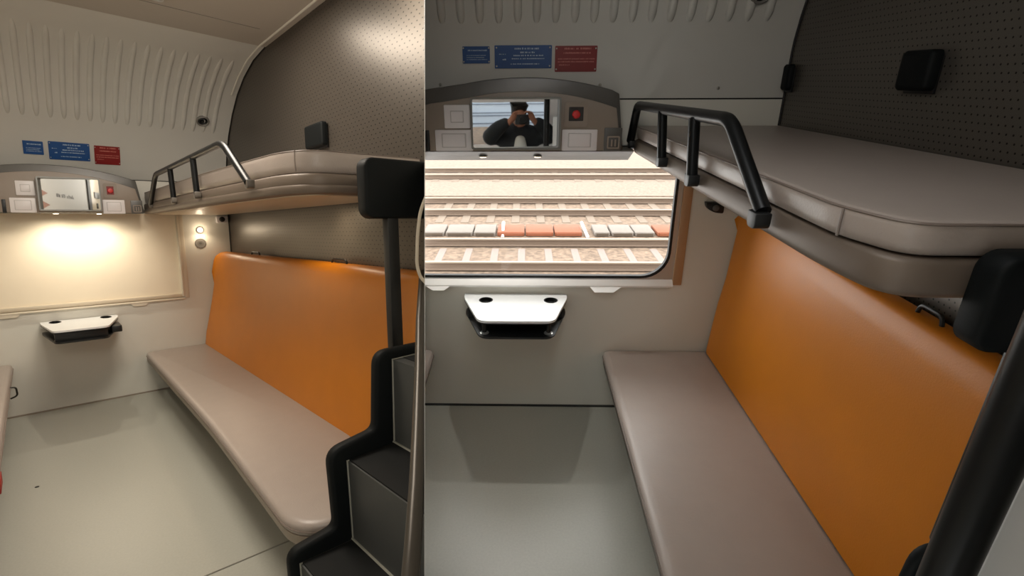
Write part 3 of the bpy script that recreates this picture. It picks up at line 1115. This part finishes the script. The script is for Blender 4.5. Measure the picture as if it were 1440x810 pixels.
def wall_fittings():
    if ROOM is L:
        t = thing('reading_lamp', 'small lit reading lamp on the wall under the left bunk', 'lamp', (.785, 0, 1.568))
        bm = B()
        lathe(bm, [(.034, .0), (.034, -.006), (.026, -.016), (.022, -.016), (.021, -.010)], (.785, -.001, 1.572), 'y', 24)
        obj('bezel', bm, M['silver'], t)
        bm = B()
        lathe(bm, [(.020, -.010), (.018, -.022), (.010, -.032), (.003, -.034)], (.785, -.001, 1.572), 'y', 20)
        obj('bulb', bm, lampglow, t)
        t = thing('loudspeaker', 'round grey loudspeaker grille just below the lit reading lamp', 'loudspeaker', (.781, 0, 1.439))
        bm = B()
        lathe(bm, [(.050, 0), (.050, -.002), (.046, -.004), (.040, -.003), (.034, -.003)], (.781, -.001, 1.439), 'y', 28)
        obj('rim', bm, M['vent_grey'], t)
        bm = B()
        lathe(bm, [(.036, -.001), (.036, -.002), (.030, -.003), (.028, -.001), (.020, -.004), (.018, -.002), (.010, -.004), (.003, -.004)], (.781, -.001, 1.439), 'y', 28)
        obj('grille', bm, M['hood'], t)
        t = thing('wall_sensor', 'small pale box with a round black lens in the corner under the left bunk', 'sensor', (.985, -.03, 1.67))
        bm = B()
        prism(bm, rrect(.935, 1.642, 1.040, 1.712, .012, 4), 'xz', -.001, -.05, .004)
        obj('housing', bm, M['white_plastic'], t)
        bm = B()
        lathe(bm, [(.026, 0), (.026, -.012), (.018, -.020), (.004, -.022)], (.983, -.049, 1.678), 'y', 20)
        obj('lens', bm, M['gasket'], t)
    else:
        t = thing('wall_lamp', 'small black wall lamp just under the front edge of the right bunk', 'lamp', (.965, 0, 1.36))
        bm = B()
        prism(bm, fillet([(.915, 1.42), (.925, 1.385), (.97, 1.362), (1.02, 1.358), (1.02, 1.42)], [.004, .02, .02, .01, .004], 4), 'xz', -.001, -.04, .006)
        obj('housing', bm, M['black_plastic'], t)
        bm = B()
        lathe(bm, [(.018, 0), (.018, -.006), (.012, -.009), (.003, -.009)], (.972, -.040, 1.39), 'y', 16)
        obj('lens', bm, M['hood'], t)
        # three tiny fixing screws on the upper panel
        for x, z in ((.906, 2.031), (-.582, 2.055), (.275, 2.05)):
            t = thing('fixing_screw', {.906: 'bright screw head in the grey panel left of the dark wall', -.582: 'bright screw head left of the console arch, below the small blue plate', .275: 'bright screw head right of the console arch, below the red plate'}[x], 'screw', (x, 0, z))
            bm = B()
            lathe(bm, [(.008, .002), (.008, -.003), (.004, -.006), (.001, -.006)], (x, 0, z), 'y', 12)
            obj('screw_head', bm, M['screw'], t)

def compartment(room):
    global ROOM
    ROOM = room
    shell()
    vent(*S((1.023, 2.47, .055), (.815, 2.60, .055)))
    signs()
    console()
    window()
    table()
    bench()
    left_bench()
    backrest()
    bunk()
    end_panel()
    steps()
    hooks()
    wall_fittings()

compartment(R)
compartment(L)

# ------------------------------------------------------------------ poles near the doorway
ROOM = R
t = thing('grab_pole', 'thick black upright grab pole crossing the lower right corner', 'pole', (.447, -2.45, 0))
bm = B()
tube(bm, [(.447, -2.45, .012), (.447, -2.45, 1.2), (.447, -2.45, 2.35)], .0275, 20)
obj('tube', bm, M['rail_black'], t)
bm = B()
lathe(bm, [(.05, 0), (.05, .008), (.03, .014), (.029, .014)], (.447, -2.45, .0), 'z', 20)
obj('floor_flange', bm, M['silver'], t)
bm = B()
box(bm, .505, 1.262, -2.44, -2.40, 0, 1.75, .006)
struct('door_2', bm, M['white_ledge'])
ROOM = L
t = thing('grab_pole', 'grey steel grab pole in front of the black steps, beside the compartment divider', 'pole', (.13, -4.99, 0))
bm = B()
tube(bm, [(.80, -4.054, 1.363), (.61, -4.315, 1.211), (.484, -4.496, 1.074), (.332, -4.715, .972), (.205, -4.897, .90), (.108, -5.03, .843), (.02, -5.145, .782), (-.06, -5.24, .69)], .0205, 18)
obj('tube', bm, M['pole_steel'], t)
bm = B()
tube(bm, fillet3([(.271, -4.89, 1.651), (.255, -4.882, 1.61), (.245, -4.882, 1.553), (.236, -4.887, 1.477), (.240, -4.895, 1.445), (.252, -4.908, 1.427)], .02), .0045, 10)
obj('grab_handle', bm, M['handle_beige'], t, label='slim beige bowed grab handle')

# ------------------------------------------------------------------ divider between the two compartments, rear wall
ROOM = R
pn, pc = R.cn, R.cc

def on_plane(y, z, off=0.):
    return (pc.x - (pn.y * (y - pc.y) + pn.z * (z - pc.z)) / pn.x + off, y, z)
bm = B()
tmp = bmesh.new()
ring = []
for off in (-.0004, .0004):
    ring.append([tmp.verts.new(on_plane(y, z, off)) for y, z in ((-2.2, -.06), (.0, -.06), (.0, 2.97), (-2.2, 2.97))])
tmp.faces.new(ring[0])
tmp.faces.new(ring[1][::-1])
for i in range(4):
    tmp.faces.new((ring[0][i], ring[1][i], ring[1][(i + 1) % 4], ring[0][(i + 1) % 4]))
merge(bm, tmp)
struct('wall_middle', bm, M['partition_paint'], clip=False, smooth=0)
# rear wall with the corridor window that the mirror looks at
bm = B()
slab_holes(bm, [(-1.6, -.06), (1.32, -.06), (1.32, 3.1), (-1.6, 3.1)], [[(-.26, 1.33), (.80, 1.33), (.80, 1.86), (-.26, 1.86)]], 'xz', -3.80, -3.75)
struct('wall_rear', bm, M['wall_paint'], clip=False, smooth=0)
bm = B()
slab_holes(bm, [(-.30, 1.29), (.88, 1.29), (.88, 1.90), (-.30, 1.90)], [[(-.24, 1.355), (.74, 1.355), (.74, 1.835), (-.24, 1.835)]], 'xz', -3.752, -3.73)
w = struct('window_3', bm, M['white_plastic'], clip=False, smooth=0)
bm = B()
box(bm, .715, .745, -3.745, -3.735, 1.34, 1.84)
box(bm, -.23, -.205, -3.745, -3.735, 1.79, 1.83)
obj('gasket', bm, M['gasket'], w, clip=False)
bm = B()
box(bm, -.26, .80, -3.778, -3.774, 1.33, 1.86)
obj('pane', bm, M['glass'], w, clip=False, smooth=0)

# poster and cupboard on the left wall of the left compartment (its mirror shows them)
ROOM = L
t = thing('wall_poster', 'white poster with one grey line of lettering, seen in the mirror of the left console', 'poster', (-1.349, -4.2, 1.75))
bm = B()
box(bm, -1.35, -1.346, -5.25, -3.1, 1.72, 2.46)
obj('sheet', bm, M['paper'], t)
bm = B()
rnd = random.Random(5)
y = -3.95
while y > -4.65:
    hh = rnd.uniform(.03, .055)
    box(bm, -1.346, -1.345, y - rnd.uniform(.015, .03), y, 2.05, 2.05 + hh)
    y -= rnd.choice((.035, .045, .045, .08))
obj('lettering', bm, M['ink'], t)
bm = B()
for yy, zz, a in ((-3.46, 2.08, .16), (-3.50, 1.93, .16)):
    prism(bm, [(yy + a, zz + .06), (yy - a * 1.2, zz), (yy + a, zz - .08)], 'yz', -1.346, -1.345)
obj('printed_shape', bm, M['skin'], t)
t = thing('wall_cupboard', 'beige cupboard door with a dark edge, seen in the left console mirror', 'cupboard', (-1.349, -5.7, 1.6))
bm = B()
box(bm, -1.35, -1.335, -6.05, -5.44, 1.6, 2.6, .004)
obj('door', bm, M['bunk_panel'], t)
bm = B()
box(bm, -1.35, -1.33, -5.43, -5.30, 1.6, 2.6)
obj('edge_strip', bm, M['gasket'], t)
bm = B()
box(bm, -1.336, -1.32, -5.85, -5.6, 2.12, 2.22, .004)
obj('display', bm, M['hood'], t)
bm = B()
box(bm, -1.336, -1.318, -5.72, -5.68, 1.95, 2.04, .004)
obj('handle', bm, M['black_plastic'], t)

# ------------------------------------------------------------------ the photographer, reflected in the right mirror
ROOM = R
PX, PY = .285, -3.16

def skin(name, joints, edges, m, parent, sub=2, root=0):
    me = bpy.data.meshes.new(name + '_cage')
    me.from_pydata([(PX + x, PY + y, z * .972) for x, y, z, r in joints], edges, [])
    o = bpy.data.objects.new(name + '_cage', me)
    COL.objects.link(o)
    md = o.modifiers.new('skin', 'SKIN')
    md.use_smooth_shade = True
    me.skin_vertices.new() if not me.skin_vertices else None
    for i, (x, y, z, r) in enumerate(joints):
        sv = me.skin_vertices[0].data[i]
        rr = r if isinstance(r, tuple) else (r, r)
        sv.radius = rr
        sv.use_root = (i == root)
    s = o.modifiers.new('sub', 'SUBSURF')
    s.levels = s.render_levels = sub
    dg = bpy.context.evaluated_depsgraph_get()
    dg.update()
    ev = o.evaluated_get(dg)
    me2 = bpy.data.meshes.new_from_object(ev)
    bpy.data.objects.remove(o)
    b = BASE[parent.name]
    for v in me2.vertices:
        v.co -= b
    me2.name = name
    me2.materials.clear()
    me2.materials.append(m)
    for p in me2.polygons:
        p.use_smooth = True
    q = bpy.data.objects.new(name, me2)
    COL.objects.link(q)
    BASE[q.name] = b
    q.parent = parent
    return q

per = thing('person', 'person in a dark jacket holding a camera to the face, reflected in the console mirror', 'person', (PX, PY, 0))
J, E = [], []

def jv(x, y, z, r, link=None):
    J.append((x, y, z, r))
    if link is not None:
        E.append((link, len(J) - 1))
    return len(J) - 1
pel = jv(0, 0, 1.0, (.15, .11))
sp = jv(0, 0, 1.18, (.14, .10), pel)
ch = jv(0, -.01, 1.40, (.16, .11), sp)
up = jv(0, -.02, 1.53, (.12, .09), ch)
nk = jv(0, 0, 1.62, .055, up)
hb = jv(0, .03, 1.70, (.07, .085), nk)
hm = jv(0, .03, 1.78, (.075, .09), hb)
ht = jv(0, .02, 1.85, (.055, .065), hm)
ns = jv(0, .135, 1.745, .012, hm)
for s in (-1, 1):
    er = jv(s * .085, .02, 1.75, .015, hm)
    sh = jv(s * .17, -.02, 1.53, .062, up)
    el = jv(s * .335, .10, 1.53, .046, sh)
    wr = jv(s * .120, .235, 1.735, .030, el)
    pa = jv(s * .085, .25, 1.785, (.038, .020), wr)
    for k, (dx, dz, ln) in enumerate(((.030, .028, .8), (.012, .036, 1.), (-.008, .034, .95), (-.026, .026, .75))):
        f1 = jv(s * (.085 - dx * .6 * 1) , .258, 1.795 + dz * .5, .010, pa)
        f2 = jv(s * (.075 - dx) - s * .018 * ln, .282, 1.808 + dz * .6, .0085, f1)
        jv(s * (.065 - dx) - s * .030 * ln, .276, 1.806 + dz * .3, .0075, f2)
    t1 = jv(s * .062, .232, 1.758, .011, pa)
    jv(s * .042, .228, 1.772, .009, t1)
    hp = jv(s * .095, 0, .92, .085, pel)
    kn = jv(s * .11, .015, .50, .058, hp)
    an = jv(s * .115, -.02, .09, .04, kn)
    jv(s * .12, .14, .045, (.042, .03), an)
skin('body', J, E, M['skin'], per, 2, pel)
J, E = [], []
a = jv(0, 0, .92, (.175, .135))
b_ = jv(0, 0, 1.18, (.172, .128), a)
c_ = jv(0, -.012, 1.40, (.195, .135), b_)
d_ = jv(0, -.025, 1.545, (.15, .105), c_)
nn = jv(0, .01, 1.66, (.085, .085), d_)
jv(0, .03, 1.715, (.082, .085), nn)
for s in (-1, 1):
    sh = jv(s * .185, -.02, 1.565, .10, d_)
    mi = jv(s * .285, .04, 1.565, .10, sh)
    el = jv(s * .350, .10, 1.535, .092, mi)
    fo = jv(s * .24, .17, 1.66, .08, el)
    jv(s * .135, .225, 1.735, .046, fo)
skin('jacket', J, E, M['jacket'], per, 2, 0)
J, E = [], []
a = jv(0, .105, 1.0, (.075, .03))
b_ = jv(0, .108, 1.25, (.075, .035), a)
c_ = jv(0, .118, 1.42, (.085, .04), b_)
jv(0, .088, 1.57, (.05, .035), c_)
skin('shirt_front', J, E, M['shirt'], per, 2, 0)
J, E = [], []
a = jv(0, 0, 1.0, (.165, .125))
for s in (-1, 1):
    hp = jv(s * .1, 0, .88, .10, a)
    kn = jv(s * .112, .012, .50, .078, hp)
    jv(s * .118, -.02, .10, .065, kn)
skin('trousers', J, E, M['trousers'], per, 2, 0)
J, E = [], []
a = jv(0, -.01, 1.80, (.088, .095))
b_ = jv(0, .0, 1.86, (.07, .085), a)
jv(0, -.05, 1.70, (.07, .05), a)
skin('hair', J, E, M['hair'], per, 2, 0)
t = thing('camera', 'dark camera held up by the photographer in the console mirror', 'camera', (PX, PY + .25, 1.645))
bm = B()
prism(bm, rrect(PX - .075, 1.645, PX + .075, 1.745, .012, 4), 'xz', PY + .205, PY + .255, .004)
obj('camera_body', bm, M['black_plastic'], t, clip=False)
bm = B()
lathe(bm, [(.036, 0), (.036, .03), (.040, .034), (.040, .07), (.034, .072), (.030, .066)], (PX, PY + .255, 1.70), 'y', 24)
obj('lens', bm, M['gasket'], t, clip=False)

# ------------------------------------------------------------------ outside: the tracks beyond the open window
ROOM = R
GZ = -1.13

def ground(name, y0, y1, m, z=GZ, th=.15, x0=-12, x1=16, clip=True):
    bm = B()
    box(bm, x0, x1, y0, y1, z - th, z)
    return struct(name, bm, m, clip=clip, smooth=0)
ground('ground_near', 3.2, 12.1, M['ballast'])
ground('ground_path', 12.1, 14.2, M['gravel_pale'], GZ + .03, .18)
ground('ground_far', 14.2, 60, M['gravel_pale'], GZ)

def rail(y, lab, head=.036):
    GZ = -1.108
    t = thing('rail', lab, 'rail', (1.5, y, GZ), 'rails outside the open window')
    bm = B()
    prof = [(y - .07, GZ), (y + .07, GZ), (y + .07, GZ + .012), (y + .012, GZ + .03), (y + .012, GZ + .10), (y + head, GZ + .112), (y + head, GZ + .128), (y - head, GZ + .128), (y - head, GZ + .112), (y - .012, GZ + .10), (y - .012, GZ + .03), (y - .07, GZ + .012)]
    prism(bm, prof, 'yz', -8, 14)
    obj('rail_web', bm, M['rail_rust'], t, smooth=20)
    bm = B()
    box(bm, -8, 14, y - head * 1.05, y + head * 1.05, GZ + .1265, GZ + .148, .004)
    obj('rail_head', bm, M['rail_top'], t)
for y, lab in ((5.77, 'nearest railway rail, just above the lower edge of the open window'), (7.22, 'second railway rail, just below the row of grey and orange trough lids'),
               (9.81, 'third railway rail, just above the row of trough lids'), (11.19, 'fourth railway rail, below the broad pale gravel strip'),
               (15.0, 'fifth railway rail, just above the broad pale gravel strip'), (16.4, 'farthest railway rail, close under the console')):
    rail(y, lab)

def sleeper_row(y0, y1, x0, n, step, lab, group, top, wd=.075, m='sleeper'):
    proto = None
    for k in range(n):
        x = x0 + k * step
        if proto is None:
            bm = B()
            prism(bm, [(-wd, y0), (wd, y0), (wd, y1), (-wd, y1)], 'xy', 0, .10, .015)
            for v in bm.verts:
                v.co.y -= (y0 + y1) / 2
            bmesh.ops.recalc_face_normals(bm, faces=bm.faces)
            me = bpy.data.meshes.new('sleeper')
            bm.to_mesh(me)
            bm.free()
            me.materials.append(M[m])
            o = bpy.data.objects.new('sleeper', me)
            proto = o
        else:
            o = proto.copy()
        COL.objects.link(o)
        o.location = (x, (y0 + y1) / 2, GZ + top - .10)
        tag(o, lab, 'sleeper', group)
# first sleepers stand clear of the divider
sleeper_row(5.90, 7.06, -1.779 , 15, .534, 'whitish concrete sleeper between the two nearest rails', 'sleepers of the nearest track', .012)
sleeper_row(9.10, 11.9, -2.2, 16, .62, 'pale concrete sleeper of the middle track beyond the trough lids', 'sleepers of the middle track', .02, .10, 'sleeper_far')
sleeper_row(14.5, 16.9, -3.2, 18, .70, 'pale concrete sleeper of the farthest track beyond the gravel strip', 'sleepers of the farthest track', .012, .12, 'sleeper_far')
lids = [(-2.37, -1.90, 0), (-1.86, -1.27, 0), (-1.24, -.76, 0), (-.72, -.12, 1), (-.09, .52, 1), (.55, 1.15, 1), (1.42, 1.76, 0), (1.80, 2.28, 0), (2.31, 2.74, 0), (2.80, 3.5, 1), (3.55, 4.2, 0)]
names = ['leftmost grey trough lid beside the divider', 'second grey trough lid from the left outside the open window', 'grey trough lid touching the left end of the three orange lids', 'leftmost of the three adjoining orange trough lids',
         'middle one of the three adjoining orange trough lids', 'rightmost of the three adjoining orange trough lids', 'grey trough lid just right of the white stake', 'grey trough lid second to the right of the white stake',
         'grey trough lid left of the single orange lid by the window edge', 'single orange trough lid at the right edge of the open window', 'grey trough lid right of the single orange lid, behind the window edge']
for (a, b, org), lab in zip(lids, names):
    t = thing('trough_lid', lab, 'trough lid', ((a + b) / 2, 8.25, GZ), 'cable trough lids')
    bm = B()
    prism(bm, [(a, 7.95), (b, 7.95), (b, 8.62), (a, 8.62)], 'xy', GZ, GZ + .10, .02)
    obj('lid', bm, M['trough_orange' if org else 'trough'], t)
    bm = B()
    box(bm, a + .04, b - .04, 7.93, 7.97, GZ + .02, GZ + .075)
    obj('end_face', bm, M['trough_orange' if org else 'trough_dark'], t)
for x, dx, lab in ((-.60, 0, 'pale upright stake across the leftmost orange trough lid'), (1.27, -.09, 'white slanted stake right of the orange trough lids')):
    bm = B()
    tube(bm, [(x, 7.86, GZ), (x + dx, 8.45, GZ + .19)], .035, 8)
    o = obj('stake', bm, M['white_ledge'], None, base=(x, 7.86, GZ))
    tag(o, lab, 'stake')
# embankment behind the rear window: platform and a pale parked train
bm = B()
box(bm, -7, 9, -9.2, -4.4, .9, 1.12)
struct('platform_rear', bm, M['ballast'], clip=False, smooth=0)
bm = B()
box(bm, -7, 9, -7.9, -3.85, 3.5, 3.62)  # added unseen slab, keeps sky light from pouring through the rear window
struct('sky_shield_rear', bm, M['ceiling_paint'], clip=False, smooth=0)
t = thing('train_car', 'pale blue train side reflected in the console mirror behind the photographer', 'train', (.5, -9.6, 1.0))
bm = B()
box(bm, -6, 8, -10.6, -9.2, .95, 3.6, .03)
obj('car_body', bm, M['train_pale'], t, clip=False)
for z in (1.18, 1.34, 1.40, 1.58, 1.74, 2.4):
    bm = B()
    box(bm, -6, 8, -9.22, -9.185, z, z + .022)
    obj('side_rib', bm, M['train_line'], t, clip=False)

# ------------------------------------------------------------------ light
def light(kind, name, room, loc, energy, color, size=.1, dirn=None, spot=None, blend=.6, sy=None):
    d = bpy.data.lights.new(name, kind)
    d.energy = energy
    d.color = color
    if kind == 'AREA':
        d.shape = 'RECTANGLE'
        d.size = size
        d.size_y = sy or size
    else:
        d.shadow_soft_size = size
    if kind == 'SPOT':
        d.spot_size = math.radians(spot)
        d.spot_blend = blend
    o = bpy.data.objects.new(name, d)
    COL.objects.link(o)
    m = room.M
    o.location = m @ Vector(loc)
    if dirn is not None:
        v = m.to_3x3() @ Vector(dirn)
        o.rotation_euler = v.to_track_quat('-Z', 'Y').to_euler()
    return o

WARM = (1, .80, .56)
for key, pos, dr in LEDS:
    d = bpy.data.lights.new('console_lamp_light', 'SPOT')
    d.energy = 13 if key == 'L' else 9.5
    d.color = (1, .90, .74) if key == 'L' else (1, .96, .9)
    d.shadow_soft_size = .012
    d.spot_size = math.radians(165)
    d.spot_blend = 1.
    o = bpy.data.objects.new('console_lamp_light', d)
    COL.objects.link(o)
    o.location = pos
    o.rotation_euler = dr.to_track_quat('-Z', 'Y').to_euler()

def ceiling_light(room, x, y, z, w, d, energy, col, lab):
    global ROOM
    ROOM = room
    t = thing('ceiling_light', lab, 'ceiling light', (x, y, z))
    bm = B()
    slab_holes(bm, rrect(x - w / 2, y - d / 2, x + w / 2, y + d / 2, .02, 3), [rrect(x - w / 2 + .015, y - d / 2 + .015, x + w / 2 - .015, y + d / 2 - .015, .015, 3)], 'xy', z - .03, z)
    obj('frame', bm, M['silver'], t, clip=False)
    bm = B()
    prism(bm, rrect(x - w / 2 + .012, y - d / 2 + .012, x + w / 2 - .012, y + d / 2 - .012, .015, 3), 'xy', z - .020, z - .004)
    obj('diffuser', bm, M['paper'], t, clip=False)
    return light('AREA', 'ceiling_light_light', room, (x, y, z - .034), energy, col, w, (0, 0, -1), sy=d)

ceiling_light(L, .02, -2.7, 3.03, .5, 1.4, 62, (1, .89, .76), 'ceiling light over the left compartment, above the picture')
ceiling_light(R, .0, -2.0, 2.975, .5, .6, 6, (.97, .98, 1), 'ceiling light over the right compartment, behind the camera')

def fill_lamp(room, loc, dirn, w, h, energy, col, lab):  # added off-frame fill light with a fixture body built around it
    global ROOM
    ROOM = room
    d = Vector(dirn).normalized()
    q = d.to_track_quat('-Z', 'Y')
    t = thing('fill_lamp', lab, 'lamp', loc)
    for nm, m, hw, hh, a, b in (('housing', 'silver', w / 2 + .02, h / 2 + .02, .012, .05), ('diffuser', 'paper', w / 2, h / 2, .002, .014)):
        bm = B()
        loft(bm, rrect(-hw, -hh, hw, hh, .03, 4), 'xy', [(.006, a), (0, a + .006), (0, b - .006), (.006, b)])
        for v in bm.verts:
            v.co = q @ v.co + Vector(loc)
        obj(nm, bm, M[m], t, clip=False)
    light('AREA', 'fill_lamp_light', room, loc, energy, col, w, dirn, sy=h)

fill_lamp(L, (-.75, -6.05, 2.45), (.1, 1, .05), .9, .7, 15, (1, .90, .78), 'added fill lamp behind the left compartment, outside the picture')
fill_lamp(R, (-.60, -3.55, 1.62), (.42, 1, -.15), .5, .7, 3, (.95, .98, 1), 'added fill lamp by the rear wall, left of the photographer')
light('SPOT', 'reading_lamp_light', L, (.785, -.05, 1.573), 2.5, WARM, .015, (0, -.35, -1), 165, .8)
light('POINT', 'reading_lamp_glow', L, (.785, -.06, 1.575), .5, WARM, .02)
light('SPOT', 'bunk_lamp_light', L, (.86, -2.75, 1.70), 7, WARM, .03, (.35, 0, -1), 160, .8)
light('SPOT', 'upper_lamp_light', L, (.80, -3.72, 2.72), 22, (1, .9, .76), .05, (.8, .10, .02), 160, 1.)

# ------------------------------------------------------------------ sky, camera, view
w = bpy.data.worlds.new('World')
SC.world = w
w.use_nodes = True
bg = w.node_tree.nodes['Background']
bg.inputs[0].default_value = (.98, .99, 1, 1)
bg.inputs[1].default_value = 5.2

cd = bpy.data.cameras.new('Camera')
cd.sensor_width = 36
cd.lens = 18
cd.clip_start = .02
cd.clip_end = 200
cam = bpy.data.objects.new('Camera', cd)
COL.objects.link(cam)
# camera axes: right, up, back
m3 = Matrix((CAMR.col[0], CAMR.col[2], -CAMR.col[1])).transposed()
cam.matrix_world = Matrix.Translation(CAM) @ m3.to_4x4()
SC.camera = cam

# drop things that ended up with nothing on this side of the divider
for o in THINGS:
    if not o.children and o.type == 'EMPTY':
        bpy.data.objects.remove(o)

vs = SC.view_settings
vs.view_transform = 'Standard'
vs.look = 'None'
vs.exposure = 0
vs.gamma = 1
vs.use_curve_mapping = False
